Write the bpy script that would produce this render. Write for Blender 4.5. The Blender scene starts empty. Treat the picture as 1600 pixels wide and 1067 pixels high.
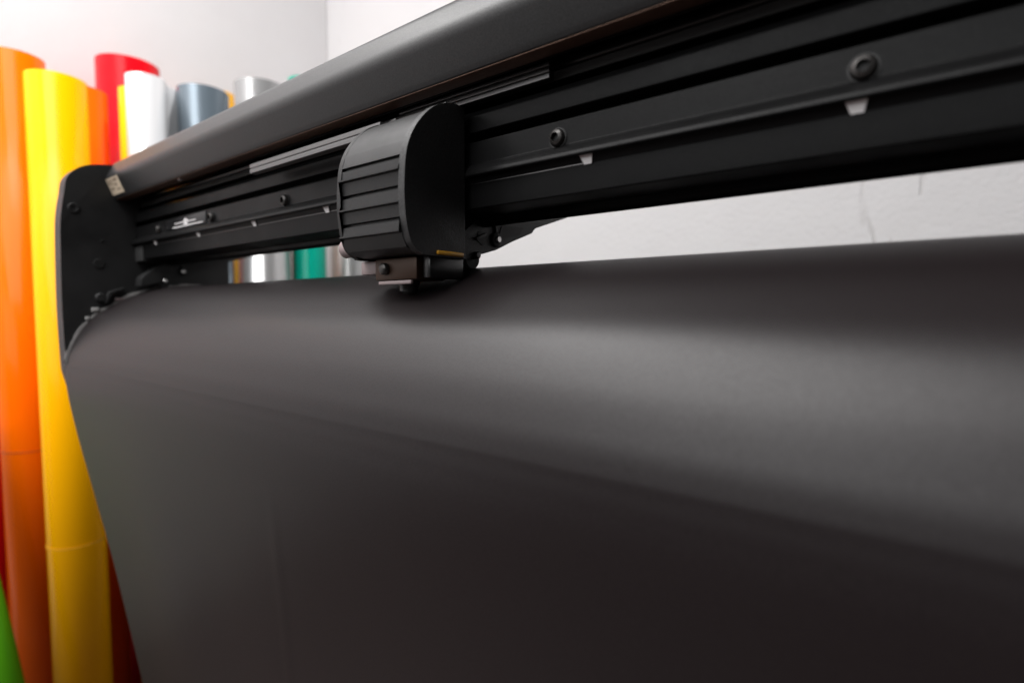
import bpy, bmesh, math, random
from mathutils import Vector, Matrix
random.seed(7)
S = bpy.context.scene
COL = S.collection

# ------------------------------------------------------------------ camera
# machine axes: X along the beam, Y away from the operator, Z up; the lens is the origin
F = 854.0
PITCH = math.atan(49 / F)
TH = math.atan(1101 / math.hypot(F, 49))
fwd = Vector((-math.cos(TH) * math.cos(PITCH), math.sin(TH) * math.cos(PITCH), -math.sin(PITCH)))
cd = bpy.data.cameras.new('camera')
cam = bpy.data.objects.new('camera', cd); COL.objects.link(cam)
cam.rotation_euler = fwd.to_track_quat('-Z', 'Y').to_euler()
cd.sensor_width = 36.0
cd.lens = 36.0 * F / 1600
cd.clip_start = 0.01; cd.clip_end = 50
cd.dof.use_dof = True
cd.dof.focus_distance = 0.43
cd.dof.aperture_fstop = 3.2
cd.dof.aperture_blades = 7
S.camera = cam

# ------------------------------------------------------------------ light
W = bpy.data.worlds.new('World'); S.world = W; W.use_nodes = True
bg = W.node_tree.nodes['Background']
bg.inputs[0].default_value = (1.0, 0.965, 0.95, 1); bg.inputs[1].default_value = 0.05

def area(name, loc, target, sx, sy, power, col=(1, 1, 1)):
    l = bpy.data.lights.new(name, 'AREA'); l.shape = 'RECTANGLE'; l.size = sx; l.size_y = sy
    l.energy = power; l.color = col
    o = bpy.data.objects.new(name, l); COL.objects.link(o); o.location = loc
    o.rotation_euler = (Vector(target) - Vector(loc)).to_track_quat('-Z', 'Y').to_euler()
    return o
area('ceiling_lamp', (-0.85, -0.92, 1.74), (-1.05, -0.78, 0), 1.9, 1.9, 96, (1, 0.985, 0.98))
area('workshop_window', (-0.60, -2.45, 1.10), (-0.95, 0.3, -0.2), 2.6, 1.1, 30, (0.98, 0.99, 1))

area('corner_fill', (-1.42, 0.00, 1.73), (-1.50, 0.05, 0), 0.5, 0.9, 12, (1, 0.985, 0.975))  # added fill, unseen: brightens the left wall and the sheet's left shoulder
S.view_settings.view_transform = 'Standard'
S.view_settings.look = 'None'
S.view_settings.exposure = 0.0
S.view_settings.gamma = 1.0
S.view_settings.use_curve_mapping = False
S.cycles.use_denoising = True
S.cycles.max_bounces = 8
S.cycles.use_adaptive_sampling = False
S.cycles.sample_clamp_indirect = 3.0
S.cycles.caustics_reflective = False; S.cycles.caustics_refractive = False

# ------------------------------------------------------------------ materials
def mat(name, col, rough=0.5, metal=0.0, spec=0.5, coat=0.0, coat_rough=0.1,
        bump=0.0, bscale=400.0, var=0.0, vscale=20.0, rvar=0.0, detail=3.0, stretch=(1, 1, 1), trans=0.0):
    m = bpy.data.materials.new(name); m.use_nodes = True
    n = m.node_tree.nodes; l = m.node_tree.links; b = n['Principled BSDF']
    b.inputs['Base Color'].default_value = (*col, 1)
    b.inputs['Roughness'].default_value = rough
    b.inputs['Metallic'].default_value = metal
    b.inputs['Specular IOR Level'].default_value = spec
    b.inputs['Coat Weight'].default_value = coat
    b.inputs['Coat Roughness'].default_value = coat_rough
    tc = n.new('ShaderNodeTexCoord'); mp = n.new('ShaderNodeMapping')
    mp.inputs['Scale'].default_value = stretch
    l.new(tc.outputs['Object'], mp.inputs['Vector'])
    if var or rvar:
        t = n.new('ShaderNodeTexNoise'); t.inputs['Scale'].default_value = vscale; t.inputs['Detail'].default_value = 5
        l.new(mp.outputs[0], t.inputs['Vector'])
        if var:
            mx = n.new('ShaderNodeMix'); mx.data_type = 'RGBA'
            mx.inputs[6].default_value = (*[c * (1 - var) for c in col], 1)
            mx.inputs[7].default_value = (*[min(1, c * (1 + var)) for c in col], 1)
            l.new(t.outputs['Fac'], mx.inputs[0]); l.new(mx.outputs[2], b.inputs['Base Color'])
        if rvar:
            mr = n.new('ShaderNodeMapRange')
            mr.inputs['From Min'].default_value = 0.3; mr.inputs['From Max'].default_value = 0.7
            mr.inputs['To Min'].default_value = max(0.02, rough - rvar); mr.inputs['To Max'].default_value = rough + rvar
            l.new(t.outputs['Fac'], mr.inputs['Value']); l.new(mr.outputs[0], b.inputs['Roughness'])
    if bump:
        t2 = n.new('ShaderNodeTexNoise'); t2.inputs['Scale'].default_value = bscale; t2.inputs['Detail'].default_value = detail
        l.new(tc.outputs['Object'], t2.inputs['Vector'])
        bp = n.new('ShaderNodeBump'); bp.inputs['Strength'].default_value = bump; bp.inputs['Distance'].default_value = 0.001
        l.new(t2.outputs['Fac'], bp.inputs['Height']); l.new(bp.outputs[0], b.inputs['Normal'])
    return m

def wall_mat(name='painted_plaster', k=1.0, wear=1.0):
    m = bpy.data.materials.new(name); m.use_nodes = True
    n = m.node_tree.nodes; l = m.node_tree.links; b = n['Principled BSDF']
    b.inputs['Roughness'].default_value = 0.8
    tc = n.new('ShaderNodeTexCoord')
    a = n.new('ShaderNodeTexNoise'); a.inputs['Scale'].default_value = 9; a.inputs['Detail'].default_value = 6
    f = n.new('ShaderNodeTexNoise'); f.inputs['Scale'].default_value = 95; f.inputs['Detail'].default_value = 4
    mp = n.new('ShaderNodeMapping'); mp.inputs['Rotation'].default_value = (0, 0.6, 0); mp.inputs['Scale'].default_value = (26, 26, 5)
    s = n.new('ShaderNodeTexNoise'); s.inputs['Scale'].default_value = 1.0; s.inputs['Detail'].default_value = 3; s.inputs['Distortion'].default_value = 1.2
    l.new(tc.outputs['Object'], a.inputs['Vector']); l.new(tc.outputs['Object'], f.inputs['Vector'])
    l.new(tc.outputs['Object'], mp.inputs['Vector']); l.new(mp.outputs[0], s.inputs['Vector'])
    rs = n.new('ShaderNodeMapRange'); rs.inputs['From Min'].default_value = 0.66; rs.inputs['From Max'].default_value = 0.74
    l.new(s.outputs['Fac'], rs.inputs['Value'])
    mx = n.new('ShaderNodeMix'); mx.data_type = 'RGBA'
    mx.inputs[6].default_value = (0.73 * k, 0.715 * k, 0.72 * k, 1); mx.inputs[7].default_value = (0.77 * k, 0.76 * k, 0.765 * k, 1)
    l.new(a.outputs['Fac'], mx.inputs[0])
    mk_ = n.new('ShaderNodeMix'); mk_.data_type = 'RGBA'; mk_.blend_type = 'MULTIPLY'
    mk_.inputs[7].default_value = (1 - .2 * wear, 1 - .21 * wear, 1 - .22 * wear, 1)  # plaster cracks, their shade also painted into the colour beside the bump
    l.new(rs.outputs[0], mk_.inputs[0]); l.new(mx.outputs[2], mk_.inputs[6]); l.new(mk_.outputs[2], b.inputs['Base Color'])
    m1 = n.new('ShaderNodeMath'); m1.operation = 'MULTIPLY_ADD'; m1.inputs[1].default_value = 0.6
    l.new(f.outputs['Fac'], m1.inputs[0]); l.new(a.outputs['Fac'], m1.inputs[2])
    m2 = n.new('ShaderNodeMath'); m2.operation = 'MULTIPLY_ADD'; m2.inputs[1].default_value = -0.9 * wear
    l.new(rs.outputs[0], m2.inputs[0]); l.new(m1.outputs[0], m2.inputs[2])
    bp = n.new('ShaderNodeBump'); bp.inputs['Strength'].default_value = 0.22 + 0.28 * wear; bp.inputs['Distance'].default_value = 0.004
    l.new(m2.outputs[0], bp.inputs['Height']); l.new(bp.outputs[0], b.inputs['Normal'])
    return m

M = {
    'wall': wall_mat('clean_painted_plaster', 1.0, 0.0),
    'wall_rough': wall_mat('scuffed_painted_plaster', 0.80, 1.0),
    'floor': mat('brown_floor', (0.085, 0.06, 0.056), 0.6, bump=0.3, bscale=60, var=0.3, vscale=6),
    'vinyl': mat('satin_black_vinyl', (0.0078, 0.0052, 0.0057), 0.43, spec=0.48, bump=0.010, bscale=3200, detail=1, rvar=0.05, var=0.3, vscale=2600),
    'cover': mat('powder_coated_steel', (0.016, 0.0157, 0.016), 0.40, spec=0.40, bump=0.10, bscale=1100, detail=2, rvar=0.05, var=0.3, vscale=1200),
    'beam': mat('black_anodised_aluminium', (0.0060, 0.0060, 0.0062), 0.36, spec=0.10, bump=0.03, bscale=1500, rvar=0.06, vscale=30, var=0.15),
    'recess': mat('blackened_steel', (0.005, 0.005, 0.005), 0.3, spec=0.5),
    'plate': mat('black_moulded_plastic', (0.020, 0.020, 0.0205), 0.5, bump=0.3, bscale=900, rvar=0.06, vscale=35, var=0.15),
    'carriage': mat('dark_grey_plastic', (0.016, 0.016, 0.0163), 0.42, spec=0.3, bump=0.03, bscale=1300, rvar=0.05, vscale=40),
    'bolt': mat('black_oxide_bolt', (0.055, 0.052, 0.05), 0.33, metal=0.7, rvar=0.08, vscale=200),
    'socket': mat('dark_socket', (0.008, 0.008, 0.008), 0.6),
    'steel': mat('bright_steel', (0.62, 0.61, 0.6), 0.3, metal=1.0, rvar=0.1, vscale=80),
    'rail': mat('brushed_rail_steel', (0.15, 0.145, 0.145), 0.36, metal=1.0, rvar=0.1, vscale=60, stretch=(0.02, 4, 4)),
    'white': mat('white_paint', (0.82, 0.80, 0.80), 0.5, var=0.05, vscale=150),
    'black_label': mat('black_label_film', (0.008, 0.008, 0.009), 0.3),
    'sticker': mat('aged_paper_sticker', (0.56, 0.46, 0.34), 0.6, var=0.15, vscale=120),
    'strip': mat('brown_reflection_strip', (0.17, 0.10, 0.07), 0.38, metal=0.5, bump=0.4, bscale=900, var=0.35, vscale=500),  # brown stands in for reflected warm surroundings
    'ink': mat('brown_ink', (0.24, 0.18, 0.13), 0.6, var=0.3, vscale=300),
    'rubber': mat('black_rubber', (0.02, 0.02, 0.02), 0.7, bump=0.3, bscale=800),
    'brass': mat('amber_brass', (0.035, 0.017, 0.009), 0.45, metal=0.5, var=0.25, vscale=60),
    'amber': mat('amber_plastic', (0.55, 0.27, 0.02), 0.35),
    'pale': mat('pale_grey_plastic', (0.24, 0.19, 0.19), 0.45, var=0.1, vscale=90),
    'bar': mat('satin_aluminium_bar', (0.14, 0.136, 0.136), 0.45, metal=0.4, rvar=0.1, vscale=60, stretch=(0.02, 4, 4)),
    'platen': mat('worn_platen_aluminium', (0.50, 0.49, 0.48), 0.5, metal=0.3, var=0.5, vscale=55),
    'card': mat('cardboard_core', (0.36, 0.25, 0.15), 0.8, var=0.2, vscale=60),
    'liner': mat('release_liner', (0.62, 0.61, 0.6), 0.55),
}
def matte_grain(m, scale, lo, hi, detail=1.0):
    """fine embossed matte grain: the gloss of the film varies from point to point"""
    n = m.node_tree.nodes; l = m.node_tree.links; b = n['Principled BSDF']
    tc = n.new('ShaderNodeTexCoord'); t = n.new('ShaderNodeTexNoise')
    t.inputs['Scale'].default_value = scale; t.inputs['Detail'].default_value = detail
    mr = n.new('ShaderNodeMapRange'); mr.inputs['From Min'].default_value = 0.3; mr.inputs['From Max'].default_value = 0.7
    mr.inputs['To Min'].default_value = lo; mr.inputs['To Max'].default_value = hi
    l.new(tc.outputs['Object'], t.inputs['Vector']); l.new(t.outputs['Fac'], mr.inputs['Value']); l.new(mr.outputs[0], b.inputs['Specular Tint'])
matte_grain(M['vinyl'], 1500, 0.62, 1.0)
matte_grain(M['cover'], 1100, 0.6, 1.0)
matte_grain(M['beam'], 1100, 0.6, 1.0)
matte_grain(M['carriage'], 1200, 0.7, 1.0)
matte_grain(M['plate'], 700, 0.6, 1.0)
def roll_mat(name, col, rough=0.28, metal=0.0, coat=0.0):
    return mat(name, col, rough - .08, metal=metal, spec=.08 if metal == 0 else .4, coat=coat, coat_rough=0.2, var=0.05, vscale=3, bump=0.12, bscale=7, detail=1, stretch=(1, 1, 0.3))

# ------------------------------------------------------------------ mesh helpers
def link(name, bm, m, parent=None, smooth=None, loc=None):
    me = bpy.data.meshes.new(name); bmesh.ops.recalc_face_normals(bm, faces=bm.faces[:]); bm.to_mesh(me); bm.free()
    o = bpy.data.objects.new(name, me); COL.objects.link(o)
    if m: me.materials.append(M[m] if isinstance(m, str) else m)
    if smooth is not None:
        for p in me.polygons: p.use_smooth = True
        try: me.set_sharp_from_angle(angle=math.radians(smooth))
        except Exception: pass
    if parent: o.parent = parent
    if loc is not None: o.location = loc
    return o
def tag(o, label=None, cat=None, group=None, kind=None):
    for k, v in (('label', label), ('category', cat), ('group', group), ('kind', kind)):
        if v: o[k] = v
    return o
def empty(name, loc=(0, 0, 0)):
    o = bpy.data.objects.new(name, None); COL.objects.link(o); o.location = loc; o.empty_display_size = 0.05
    return o
def fillet(pts, r, n=5, closed=True):
    """round the corners of a 2-D outline; r is a number or a per-point list"""
    out = []; N = len(pts)
    for i in range(N):
        p = Vector(pts[i]); rr = r[i] if isinstance(r, (list, tuple)) else r
        if rr <= 0 or (not closed and i in (0, N - 1)): out.append(tuple(p)); continue
        a = Vector(pts[i - 1]) - p; b = Vector(pts[(i + 1) % N]) - p
        t = min(rr, a.length * 0.45, b.length * 0.45)
        A = p + a.normalized() * t; B = p + b.normalized() * t
        for k in range(n + 1):
            s = k / n
            out.append(tuple((1 - s) ** 2 * A + 2 * s * (1 - s) * p + s * s * B))
    return out
def spline(pts, n=8):
    out = []
    P = [Vector(p) for p in pts]; P = [P[0] * 2 - P[1]] + P + [P[-1] * 2 - P[-2]]
    for i in range(1, len(P) - 2):
        for k in range(n):
            t = k / n
            out.append(tuple(0.5 * ((2 * P[i]) + (P[i + 1] - P[i - 1]) * t + (2 * P[i - 1] - 5 * P[i] + 4 * P[i + 1] - P[i + 2]) * t * t
                             + (3 * P[i] - P[i - 1] - 3 * P[i + 1] + P[i + 2]) * t ** 3)))
    out.append(tuple(P[-2])); return out
def prism(bm, yz, x0, x1, bev=0.0):
    """closed (y, z) outline extruded along X"""
    a = [bm.verts.new((x0, y, z)) for y, z in yz]; b = [bm.verts.new((x1, y, z)) for y, z in yz]
    n = len(yz)
    for i in range(n): bm.faces.new((a[i], a[(i + 1) % n], b[(i + 1) % n], b[i]))
    fa = bm.faces.new(a[::-1]); fb = bm.faces.new(b)
    if bev:
        es = [e for f in (fa, fb) for e in f.edges]
        bmesh.ops.bevel(bm, geom=es, offset=bev, segments=3, profile=0.5, affect='EDGES', clamp_overlap=True)
    bmesh.ops.triangulate(bm, faces=[f for f in bm.faces if len(f.verts) > 4])
def box(bm, lo, hi, bev=0.0, seg=2):
    r = bmesh.ops.create_cube(bm, size=1.0)
    for v in r['verts']:
        v.co = Vector([(lo[i] + hi[i]) / 2 + v.co[i] * (hi[i] - lo[i]) for i in range(3)])
    if bev:
        es = list({e for v in r['verts'] for e in v.link_edges})
        bmesh.ops.bevel(bm, geom=es, offset=bev, segments=seg, profile=0.5, affect='EDGES')
def lathe(bm, rz, axis='Y', seg=28, center=(0, 0, 0)):
    """(radius, height) profile turned about an axis through center"""
    rings = []
    for r, h in rz:
        ring = []
        for k in range(seg):
            a = 2 * math.pi * k / seg; c, s = r * math.cos(a), r * math.sin(a)
            p = {'X': (h, c, s), 'Y': (c, h, s), 'Z': (c, s, h)}[axis]
            ring.append(bm.verts.new([center[i] + p[i] for i in range(3)]))
        rings.append(ring)
    for i in range(len(rings) - 1):
        for k in range(seg):
            bm.faces.new((rings[i][k], rings[i][(k + 1) % seg], rings[i + 1][(k + 1) % seg], rings[i + 1][k]))
    bm.faces.new(rings[0]); bm.faces.new(rings[-1][::-1])

# ------------------------------------------------------------------ setting
FZ = -1.02
bm = bmesh.new(); box(bm, (-1.95, -2.6, FZ - 0.1), (2.6, 1.30, FZ))
tag(link('floor', bm, 'floor'), kind='structure')
bm = bmesh.new(); box(bm, (-2.0, 1.20, FZ + 0.002), (2.6, 1.32, 1.75))
tag(link('wall_back', bm, 'wall_rough'), kind='structure')
bm = bmesh.new(); box(bm, (-1.90, -2.0, FZ + 0.003), (-1.78, 1.198, 1.748))
tag(link('wall_left', bm, 'wall'), kind='structure')

# ------------------------------------------------------------------ cutting plotter
XL, XR = -0.95, 0.62
plot = empty('cutting_plotter', (0, 0.35, FZ))
tag(plot, 'black wide-format vinyl cutting plotter with long beam and cutting carriage', 'plotter')
OFF = Vector((0, -0.35, -FZ))
def part(name, bm, m, parent=plot, smooth=35):
    o = link(name, bm, m, parent, smooth)
    if parent is plot: o.location = OFF
    return o

# side plates
out = spline([(.2165, -.085), (.2150, .004), (.2166, .10), (.2187, .135), (.2229, .1614), (.2268, .1820), (.2385, .1965), (.2570, .2055), (.2798, .2093)], 6)
out += [(.425, .2093), (.437, .200), (.442, .185), (.442, -.12), (.42, -.16), (.30, -.165), (.245, -.145), (.224, -.118)]
bm = bmesh.new(); prism(bm, out, XL - 0.028, XL, 0.0022)
plate = part('side_plate', bm, 'plate')
bm = bmesh.new(); prism(bm, out, XR, XR + 0.028, 0.0022); part('side_plate', bm, 'plate')
# plate fittings
bm = bmesh.new(); lathe(bm, [(.0070, 0), (.0070, .0008), (.0062, .0014), (.0040, .0014), (.0034, .0004), (.0001, .0004)], 'X', 24, (XL, .2327, .1412)); part('screw', bm, 'plate', plate)
bm = bmesh.new(); lathe(bm, [(.0075, 0), (.0075, .0007), (.0056, .0011), (.0048, .0006), (.0040, -.001), (.0001, -.001)], 'X', 24, (XL, .2594, .0663)); part('screw_hole', bm, 'plate', plate)
bm = bmesh.new(); lathe(bm, [(.0054, 0), (.0054, .0012), (.0001, .0012)], 'X', 20, (XL, .2594, .0663)); part('hole', bm, 'socket', plate)
bm = bmesh.new(); box(bm, (XL - .001, .262, .098), (XL + .0009, .2665, .1005), .0004); part('moulding_mark', bm, 'plate', plate)
# media lever notch
bm = bmesh.new(); prism(bm, [(.262, .010), (.268, .0265), (.2865, .0330), (.2850, .0290), (.2715, .0245), (.2665, .010)], XL - .001, XL + .006, .0006); part('notch_rim', bm, 'plate', plate)
bm = bmesh.new(); prism(bm, [(.2668, .006), (.2715, .0240), (.2845, .0285), (.284, .006)], XL - .001, XL + .0012); part('notch', bm, 'socket', plate)
bm = bmesh.new(); lathe(bm, [(.0065, -.001), (.0065, .004), (.005, .006), (.0001, .006)], 'X', 20, (XL, .2585, .018)); part('lever_pivot', bm, 'plate', plate)
# worn metal platen edge and platen
vin = [(.50, .0335), (.45, .0372), (.41, .0386), (.375, .0376), (.3500, .0354), (.3271, .0318), (.293, .0190), (.2647, .0016), (.2452, -.0141), (.2298, -.0362), (.2204, -.0581), (.2165, -.0750)]
pl = spline([(y + .0012, z - .0012) for y, z in vin], 5)
cen = Vector((.36, -.11))
inner = [tuple(Vector(p) + (cen - Vector(p)).normalized() * .004) for p in pl]
bm = bmesh.new(); prism(bm, pl + [(.222, -.11), (.23, -.14), (.42, -.15), (.50, -.10)], XL + .012, XR - .002); part('platen', bm, 'beam')
rim = bmesh.new(); e0 = [Vector(p) for p in pl]
a = []; b = []
for i, p in enumerate(e0):
    w = 0.0040 + 0.0009 * math.sin(i * 0.9) + 0.0011 * random.random()
    q = p + (p - cen).normalized() * max(0.0003, w)
    a.append((p + (cen - p).normalized() * .004)); b.append(q)
prism(rim, [tuple(v) for v in b] + [tuple(v) for v in a[::-1]], XL + .0004, XL + .0016)
part('platen_edge', rim, 'platen')
for (y, z, w, h) in ((.2440, -.0130, .005, .0045), (.2535, -.0010, .009, .006)):
    bm = bmesh.new(); box(bm, (XL, y - w / 2 - .0015, z - h / 2 + .0015), (XL + .0035, y + w / 2 - .0015, z + h / 2 + .0015), .001); part('edge_clip', bm, 'platen')
bm = bmesh.new(); box(bm, (XL + .0005, .276, .0135), (XL + .003, .292, .0175), .0008); part('warm_edge_strip', bm, 'pale')

# top cover
cov = [(.2818, .1605), (.2800, .1640), (.2705, .1880), (.2830, .2141), (.3050, .2230), (.450, .2230), (.450, .150), (.446, .150), (.446, .2150), (.300, .2150), (.2955, .205), (.2955, .1605)]
bm = bmesh.new(); prism(bm, fillet(cov, [.001, .001, .007, .008, .008, .004, 0, 0, .003, .003, .001, .001], 6), XL, XR)
cover = part('top_cover', bm, 'cover')
bm = bmesh.new(); box(bm, (XL + .001, .2824, .1600), (XR - .001, .2952, .1604), .0001); part('underside_reflection', bm, 'strip', cover)  # warm reflection on the cover's underside, painted as a brown strip
# sticker on the cover's left end
fa, fb = Vector((.2797, .1648)), Vector((.2705, .1880)); d = (fb - fa).normalized(); nr = Vector((-d.y, d.x))
if nr.x > 0: nr = -nr
def on_face(bm, x0, x1, s0, s1, lift):
    P = [fa + d * s for s in (s0, s1)]
    vs = []
    for x, q in ((x0, P[0]), (x1, P[0]), (x1, P[1]), (x0, P[1])):
        for L in (0.0, lift):
            w = q + nr * L; vs.append(bm.verts.new((x, w.x, w.y)))
    v = vs
    for f in ((1, 3, 5, 7), (0, 6, 4, 2), (0, 2, 3, 1), (2, 4, 5, 3), (4, 6, 7, 5), (6, 0, 1, 7)): bm.faces.new([v[i] for i in f])
bm = bmesh.new(); on_face(bm, XL + .0015, XL + .047, .0005, .0235, .0004); st = part('sticker', bm, 'sticker', cover)
for x0, x1, s0, s1 in ((.006, .013, .014, .021), (.017, .021, .0125, .0215), (.026, .040, .0175, .0215), (.026, .034, .0115, .0150), (.007, .020, .0075, .0100), (.028, .041, .0055, .0075)):
    bm = bmesh.new(); on_face(bm, XL + x0, XL + x1, s0, s1, .0006); part('printed_block', bm, 'ink', cover)

# beam
beam_pts = [(.345, .1455), (.3125, .1470), (.3095, .1462), (.3066, .1420), (.3066, .1300), (.3190, .1290), (.3190, .1236), (.3066, .1232),
            (.3066, .1068), (.3035, .1046), (.3000, .1000), (.2992, .0974), (.3008, .0963), (.3040, .0975), (.3064, .0924), (.3066, .0748), (.334, .0738), (.334, .0790), (.3375, .0790), (.3385, .0695), (.3430, .0672), (.3480, .0684), (.41, .0900), (.445, .105), (.445, .205), (.345, .205)]
beam_r = [0, .001, .0015, .001, .0007, .0005, .0005, .0007, .0008, .0015, .0025, .0012, .0008, .0005, .0003, .001, 0, 0, 0, .003, .002, .001, .004, .004, .002, 0]
bm = bmesh.new(); prism(bm, fillet(beam_pts, beam_r, 5), XL + .001, XR - .001)
beam = part('beam', bm, 'beam', smooth=30)
bm = bmesh.new(); prism(bm, fillet([(.3045, .0935), (.3045, .0720), (.333, .0715), (.333, .0935)], .001), XL + .0002, XL + .030, .0008); part('end_cap', bm, 'rubber', beam)
# steel edge trim above the lower face
bm = bmesh.new(); prism(bm, fillet([(.3060, .0930), (.3060, .0924), (.3072, .0922), (.3072, .0932)], .0001), XL + .03, -0.18); part('edge_trim', bm, 'rail', beam)
# bolts
bb = bmesh.new(); lathe(bb, [(.0059, .0000), (.0059, -.0008), (.0056, -.0020), (.0048, -.0034), (.0032, -.0043), (.0029, -.0044), (.0028, -.0008), (.0001, -.0008)], 'Y', 28)
bs = bmesh.new(); lathe(bs, [(.0027, -.0004), (.0027, -.0011), (.0001, -.0011)], 'Y', 6)
bw = bmesh.new(); lathe(bw, [(.0067, .0006), (.0067, -.0004), (.0001, -.0005)], 'Y', 28)  # black ring painting the shadow around each bolt head
proto = None
for k, x in enumerate([-.862, -.6985, -.5324, -.3662, -.2000, -.031, .135, .301, .467]):
    if k == 0:
        proto = link('bolt', bb, 'bolt', beam, 30); ps = link('socket', bs, 'socket', beam); pw = link('shade_washer', bw, 'socket', beam, 30)
        tri = (proto, ps, pw)
        for q in tri: q.location = (x, .3064, .1122)
    else:
        for q in tri:
            c = q.copy(); COL.objects.link(c); c.parent = beam; c.location = (x, .3064, .1122); c.rotation_euler = (0, random.random() * 3, 0)
# white alignment marks on the under side of the ridge
ma, mb = Vector((.3038, .0976)), Vector((.3060, .0919)); md = (mb - ma).normalized(); mn = Vector((md.y, -md.x))
if mn.x > 0: mn = -mn
bm = bmesh.new(); vs = []
for x, q in ((-.0042, ma), (.0050, ma), (.0034, mb), (-.0018, mb)):
    for L in (0.0, .0006):
        w = q + mn * L; vs.append(bm.verts.new((x, w.x, w.y)))
for f in ((1, 3, 5, 7), (0, 6, 4, 2), (0, 2, 3, 1), (2, 4, 5, 3), (4, 6, 7, 5), (6, 0, 1, 7)): bm.faces.new([vs[i] for i in f])
mk = link('alignment_mark', bm, 'white', beam); mk.location = (-.872, 0, 0)
for x in (-.7342, -.5948, -.4584, -.318, -.1777, -.0336, .105, .244, .382, .52):
    c = mk.copy(); COL.objects.link(c); c.parent = beam; c.location = (x, 0, 0)
# black label with white symbols on the beam
bm = bmesh.new(); box(bm, (-.835, .3056, .1075), (-.715, .3070, .1215), .0004); lab = part('instruction_label', bm, 'black_label', beam)
def lab_mark(x0, x1, z0, z1, name='printed_line'):
    bm = bmesh.new(); box(bm, (x0, .3051, z0), (x1, .3058, z1)); return part(name, bm, 'white', beam)
lab_mark(-.812, -.722, .1088, .1099); lab_mark(-.806, -.742, .1137, .1147)
for x, z in ((-.772, .1154), (-.772, .1108)):
    bm = bmesh.new()
    pts = [(-.008, 0), (.008, 0), (.0, .0036)] if z > .11 else [(-.008, .0022), (.008, .0022), (0, -.0006)]
    a_ = [bm.verts.new((x + p, .3051, z + q)) for p, q in pts]; b_ = [bm.verts.new((x + p, .3058, z + q)) for p, q in pts]
    bm.faces.new(a_); bm.faces.new(b_[::-1])
    for i in range(3): bm.faces.new((a_[i], a_[(i + 1) % 3], b_[(i + 1) % 3], b_[i]))
    part('printed_arrow', bm, 'white', beam)

# things inside the recess under the cover
bm = bmesh.new(); prism(bm, fillet([(.330, .198), (.330, .1772), (.338, .1772), (.338, .198)], .001), XL + .002, XR - .002); part('guide_rail', bm, 'recess')
bm = bmesh.new(); lathe(bm, [(.0045, XL + .002), (.0045, XR - .002)], 'X', 20, (0, .3210, .1650)); part('guide_rod', bm, 'recess')
bm = bmesh.new(); box(bm, (XL + .002, .3135, .1530), (XR - .002, .3150, .1590), .0003); part('drive_belt', bm, 'rubber')
bm = bmesh.new(); lathe(bm, [(.003, 0), (.003, -.001), (.0022, -.002), (.0001, -.002)], 'Z', 16, (-.74, .2885, .1606)); part('cover_screw', bm, 'steel', cover)

# carriage
car = empty('cutting_carriage', (0, 0, 0)); 
car.parent = plot; car.location = OFF
def cpart(name, bm, m, smooth=35): return link(name, bm, m, car, smooth)
front = spline([(.2995, .1455), (.2880, .1450), (.2768, .1418), (.2680, .1368), (.2600, .1298), (.2525, .1205), (.2475, .1115)], 5)
ribs = []
for zt, zl in ((.1018, .0931), (.0820, .0717), (.0613, .0526)):
    ribs += [(.2448, zt + .0010), (.2474, zt + .0004), (.2474, zt - .0008), (.2446, zt - .0016), (.2442, zl + .0010), (.2412, zl + .0004), (.2412, zl - .0006), (.2438, zl - .0014)]
tail = [(.2450, .0480), (.2480, .0425), (.2540, .0398), (.2620, .0388), (.2995, .0388)]
bm = bmesh.new(); prism(bm, front + ribs + tail, -.3475, -.2820); cpart('housing', bm, 'carriage', 28)
cap = spline([(.2995, .1459), (.2880, .1463), (.2765, .1430), (.2675, .1380), (.2593, .1308), (.2512, .1210), (.2460, .1115), (.2430, .1015), (.2416, .088), (.2412, .0768), (.2418, .066), (.2432, .0560), (.2462, .0465), (.2505, .0415), (.2560, .0385), (.2620, .0376), (.2995, .0376)], 4)
bm = bmesh.new(); prism(bm, cap, -.2820, -.2760, .0035); cpart('end_cap', bm, 'plate', 40)
bm = bmesh.new(); prism(bm, [(y + .0015 if y < .29 else y, z) for y, z in cap], -.3520, -.3475, .0030); cpart('end_cap', bm, 'carriage', 40)
# tool block, blade holder, levers
bm = bmesh.new(); box(bm, (-.334, .262, .0215), (-.288, .292, .0378), .002); cpart('tool_block', bm, 'brass')
bm = bmesh.new(); box(bm, (-.329, .2612, .0185), (-.293, .264, .0212), .0008); cpart('tool_lip', bm, 'pale')
bm = bmesh.new(); lathe(bm, [(.0085, .0300), (.0085, .0150), (.0070, .0120), (.0070, .0085), (.0035, .0065), (.0001, .0062)], 'Z', 24, (-.311, .2755, 0.0055)); cpart('blade_holder', bm, 'recess')
kn = bmesh.new(); lathe(kn, [(.0044, 0), (.0044, -.0035), (.0036, -.0044), (.0001, -.0044)], 'Y', 14, (-.321, .2625, .0300)); cpart('clamp_screw', kn, 'bolt', 60)
bm = bmesh.new(); box(bm, (-.286, .266, .0225), (-.2785, .300, .0378), .0012); cpart('tool_bracket', bm, 'recess')
bm = bmesh.new(); box(bm, (-.2800, .270, .0385), (-.2745, .2965, .0415), .0008); cpart('amber_lever', bm, 'amber')
bm = bmesh.new(); lathe(bm, [(.0065, -.372), (.0072, -.371), (.0072, -.362), (.006, -.3605)], 'X', 20, (0, .2640, .0480)); cpart('clamp_knob', bm, 'pale')
bm = bmesh.new(); box(bm, (-.356, .2660, .0270), (-.337, .286, .0372), .0015); cpart('sensor_block', bm, 'pale')
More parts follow.
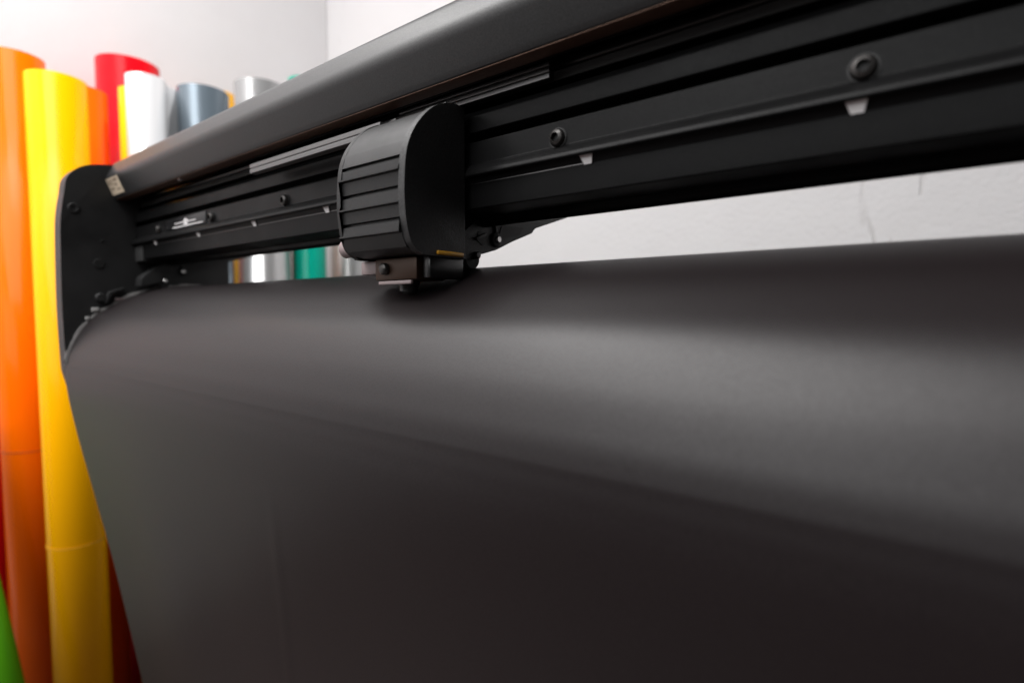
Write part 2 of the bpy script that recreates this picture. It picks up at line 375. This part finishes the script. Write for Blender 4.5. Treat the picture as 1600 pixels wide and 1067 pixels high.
# pale runner bar carried behind the housing
bm = bmesh.new()
prism(bm, fillet([(.3030, .1510), (.3030, .1540), (.3044, .1545), (.3030, .1550), (.3030, .1580), (.3044, .1585), (.3030, .1590), (.3030, .1612), (.309, .1618), (.309, .1505)], .0003), -.352, -.205, .0008)
cpart('runner_bar', bm, 'rail', 25)
bm = bmesh.new()
prism(bm, fillet([(.2840, .1392), (.2840, .1432), (.2852, .1437), (.2840, .1442), (.2840, .1482), (.2905, .1490), (.2905, .1386)], .0003), -.5600, -.3525, .0008)
cpart('sensor_bar', bm, 'bar', 25)
for x in (-.345, -.29):
    bm = bmesh.new(); box(bm, (x - .004, .290, .1440), (x + .004, .3085, .1506), .001); cpart('runner_bracket', bm, 'recess')

# pinch roller units
def pinch(x):
    r = empty('pinch_roller_unit'); r.parent = plot; r.location = OFF + Vector((x, 0, 0))
    bm = bmesh.new()
    prism(bm, fillet([(.303, .048), (.3014, .0345), (.3346, .0440), (.359, .0505), (.381, .0595), (.4116, .0705), (.4142, .0745), (.472, .0925), (.472, .11), (.372, .0840), (.345, .0790), (.325, .0655)], .002, 4), -.024, 0, .0012)
    link('arm', bm, 'plate', r, 35)
    for pts in ([(.3345, .0560), (.3420, .0520), (.3420, .0640), (.336, .0640)], [(.362, .0600), (.391, .0660), (.397, .0735), (.366, .0715)]):
        bm = bmesh.new(); prism(bm, fillet(pts, .002, 4), -.0005, .0006); link('pocket', bm, 'socket', r, 35)
    for q in ((.3445, .0620, .3320, .0570), (.36, .0585, .356, .0720)):
        a_ = Vector((q[0], q[1])); b_ = Vector((q[2], q[3])); n_ = Vector((-(b_ - a_).y, (b_ - a_).x)).normalized() * .0012
        bm = bmesh.new(); prism(bm, [tuple(a_ + n_), tuple(b_ + n_), tuple(b_ - n_), tuple(a_ - n_)], -.0005, .0022, .0004); link('rib', bm, 'plate', r, 35)
    bm = bmesh.new(); lathe(bm, [(.0062, -.001), (.0062, .0022), (.0050, .0030), (.0001, .0030)], 'X', 24, (0, .3580, .0590)); link('boss', bm, 'socket', r, 35)
    bm = bmesh.new(); lathe(bm, [(.0030, .002), (.0030, .0040), (.0022, .0048), (.0001, .0048)], 'X', 20, (0, .3580, .0590)); link('screw', bm, 'steel', r, 35)
    bm = bmesh.new(); lathe(bm, [(.0080, -.020), (.0084, -.019), (.0084, -.004), (.0080, -.003)], 'X', 24, (0, .3330, .0415)); link('roller', bm, 'rubber', r, 35)
    bm = bmesh.new(); lathe(bm, [(.0030, -.022), (.0030, .0030), (.0022, .0038), (.0001, .0038)], 'X', 20, (0, .3330, .0440)); link('axle', bm, 'steel' if x < -.5 else 'recess', r, 35)
    return r
pinch(-.296); pinch(-.922); pinch(.5)

# lower body and stand, hidden behind the hanging sheet
bm = bmesh.new(); box(bm, (XL + .02, .33, -.28), (XR - .02, .47, -.145), .006); part('lower_body', bm, 'plate')
for x in (XL + .16, XR - .16):
    bm = bmesh.new(); box(bm, (x - .03, .37, FZ + .05), (x + .03, .43, -.2805), .004); part('stand_leg', bm, 'cover')
    bm = bmesh.new(); box(bm, (x - .035, .32, FZ), (x + .035, .62, FZ + .0495), .006); part('stand_foot', bm, 'cover')

# ------------------------------------------------------------------ vinyl sheet on the plotter
prof = vin[:-1] + [(.2168, -.0720), (.2158, -.0810), (.2153, -.0900), (.2155, -.1050), (.2182, -.130), (.2262, -.180), (.2430, -.2727), (.2605, -.375), (.2905, -.575), (.315, -.74), (.345, -.88)]
pr = spline(prof, 14)
bm = bmesh.new(); NX = 280; grid = []
x0, x1 = XL + .0030, XR - .02
for i in range(NX + 1):
    x = x0 + (x1 - x0) * i / NX; row = []
    for y, z in pr:
        k = min(1.0, max(0.0, (-.10 - z) / .25))
        w = k * (.0013 * math.sin(x * 9 + z * 5) + .0009 * math.sin(x * 23 + 1.3 - z * 3))
        f = math.exp(-((x + .386 - z * .2) / .006) ** 2) * min(1, max(0, (-.13 - z) / .08)) * .0006
        cr = .00005 * math.exp(-((z + .0755) / .0014) ** 2)
        row.append(bm.verts.new((x, y + w - f - cr, z)))
    grid.append(row)
for i in range(NX):
    for j in range(len(pr) - 1):
        bm.faces.new((grid[i][j], grid[i][j + 1], grid[i + 1][j + 1], grid[i + 1][j]))
sheet = link('vinyl_sheet', bm, 'vinyl', None, 180)
sd = sheet.modifiers.new('thickness', 'SOLIDIFY'); sd.thickness = .0005; sd.offset = 0
tag(sheet, 'wide satin black vinyl sheet hanging over the front of the plotter', 'vinyl sheet')

# ------------------------------------------------------------------ vinyl rolls along the left wall
def ray(u, v):
    rt = Vector((math.sin(TH), math.cos(TH), 0)); up = rt.cross(fwd)
    return F * fwd + (u - 800) * rt + (533.5 - v) * up
def roll(color, rough, u0, u1, vtop, X, label, group='vinyl rolls standing along the left wall', metal=0.0, coat=0.0, flap=None, band=None, seam=2.2, tilt=None, h=None):
    """u0..u1 and vtop: how wide and how high the roll stands as seen from the lens, for a roll axis at X"""
    r = ray((u0 + u1) / 2, vtop + 10); t = X / r.x; P = r * t
    depth = P.dot(fwd); R = abs(u1 - u0) / 2 / F * depth * .93
    root = empty('vinyl_roll', (P.x, P.y, FZ)); H = P.z - FZ
    tag(root, label, 'vinyl roll', group)
    m = roll_mat('vinyl_film', color, rough, metal, coat)
    seg = 72; bm = bmesh.new(); o = []
    for k in range(seg + 1):
        a = seam + 2 * math.pi * k / seg
        rr = R - .0016 * (1 - k / seg)
        o.append((rr * math.cos(a), rr * math.sin(a)))
    if flap:                                     # loose end of the outer wrap standing off the roll
        L, ang = flap; q = Vector(o[-1]); a = seam
        dirv = Vector((-math.sin(a), math.cos(a)))
        for s in (.33, .66, 1.0):
            an = ang * s; dv = Vector((dirv.x * math.cos(an) - dirv.y * math.sin(an), dirv.x * math.sin(an) + dirv.y * math.cos(an)))
            o.append(tuple(q + dv * L * s))
    n = len(o); rb = [bm.verts.new((x, y, .001)) for x, y in o]; rt_ = [bm.verts.new((x, y, H)) for x, y in o]
    for k in range(n - 1): bm.faces.new((rb[k], rb[k + 1], rt_[k + 1], rt_[k]))
    w = link('film_wrap', bm, m, root, 180)
    sd = w.modifiers.new('thickness', 'SOLIDIFY'); sd.thickness = .0008; sd.offset = 0
    # wound layers seen at the ends, round a cardboard core
    bm = bmesh.new(); prof = [(R - .0022, .002), (R - .0022, H - .001)]
    for k in range(7): 
        ra = R - .0022 - (R - .0022 - .040) * (k + 1) / 7 if R > .045 else R - .0022 - .0006 * k
        prof += [(ra + .0004, H - .001 - .0006 * (k % 2)), (ra, H - .0024)]
    rin = max(.024, min(.040, R - .008))
    prof += [(rin, H - .003), (rin, .002)]
    lathe(bm, prof, 'Z', 48); link('wound_layers', bm, m, root, 40)
    bm = bmesh.new(); lathe(bm, [(rin - .0005, .0015), (rin - .0005, H + .001), (rin - .006, H + .001), (rin - .006, .0015)], 'Z', 40); link('core', bm, 'card', root, 40)
    if band:
        r2 = ray(*band); t2 = X / r2.x; zb = (r2 * t2).z - FZ
        bm = bmesh.new(); lathe(bm, [(R - .001, zb - .0014), (R + .0003, zb - .0011), (R + .0006, zb), (R + .0003, zb + .0011), (R - .001, zb + .0014)], 'Z', 64)  # thin raised ring, a darker tone than the film
        link('dark_ring', bm, M['band_o'] if color[1] < .3 else M['band_y'], root, 40)
    if tilt: root.rotation_euler = tilt
    return root
M['band_o'] = mat('dark_orange_ring', (.42, .06, .003), .5)
M['band_y'] = mat('dark_yellow_ring', (.55, .26, .005), .5)
OR, YE, DO, RD, WH, BL, GR, TE, AM, GN = (.90, .135, .001), (.92, .42, .001), (.90, .115, .003), (.62, .004, .010), (.86, .86, .87), (.16, .20, .235), (.42, .42, .42), (.003, .30, .21), (.88, .42, .01), (.09, .36, .01)
roll(OR, .25, -22, 62, 80, -1.53, 'tall bright orange vinyl roll at the far left, left of the yellow roll', band=(20, 703))
roll(YE, .28, 45, 129, 115, -1.38, 'yellow vinyl roll standing directly behind the plotter side plate', band=(105, 847))
roll(DO, .28, 84, 162, 133, -1.55, 'deep orange vinyl roll half hidden behind the wide yellow roll')
roll(RD, .28, 154, 245, 93, -1.66, 'tall red vinyl roll behind the white roll')
roll(AM, .30, 187, 235, 133, -1.47, 'amber vinyl roll showing as a thin strip between red and white rolls')
roll(WH, .20, 198, 256, 114, -1.36, 'glossy white vinyl roll with a loose grey flap on its right', flap=(.055, -.5), seam=1.15, metal=.35)
roll(BL, .30, 278, 356, 135, -1.36, 'dark blue-grey metallic vinyl roll between the white and silver rolls', metal=.5)
roll(AM, .30, 318, 365, 138, -1.58, 'amber vinyl roll peeking out between blue-grey and silver rolls')
roll(GR, .30, 366, 448, 127, -1.34, 'silver grey vinyl roll right of the blue-grey roll', metal=.6)
roll(TE, .20, 449, 505, 119, -1.32, 'teal green vinyl roll seen through the gap under the beam')
roll(GR, .38, 510, 572, 105, -1.40, 'light grey vinyl roll at the right end, beside the teal roll', metal=.3)
roll(RD, .30, -75, -12, 110, -1.62, 'dark red vinyl roll at the left edge, behind the bright orange roll')
# green roll leaning to the left beside the row
gr = roll(GN, .22, -30, 20, 640, -1.40, 'bright green vinyl roll leaning at the bottom left corner')
g = ray(-10, 1000); P = g * (-1.40 / g.x)
gr.rotation_euler = (.10, -.205, 0)
ax = gr.rotation_euler.to_matrix() @ Vector((0, 0, 1))
gr.location = P - ax * ((P.z - FZ - .012) / ax.z)
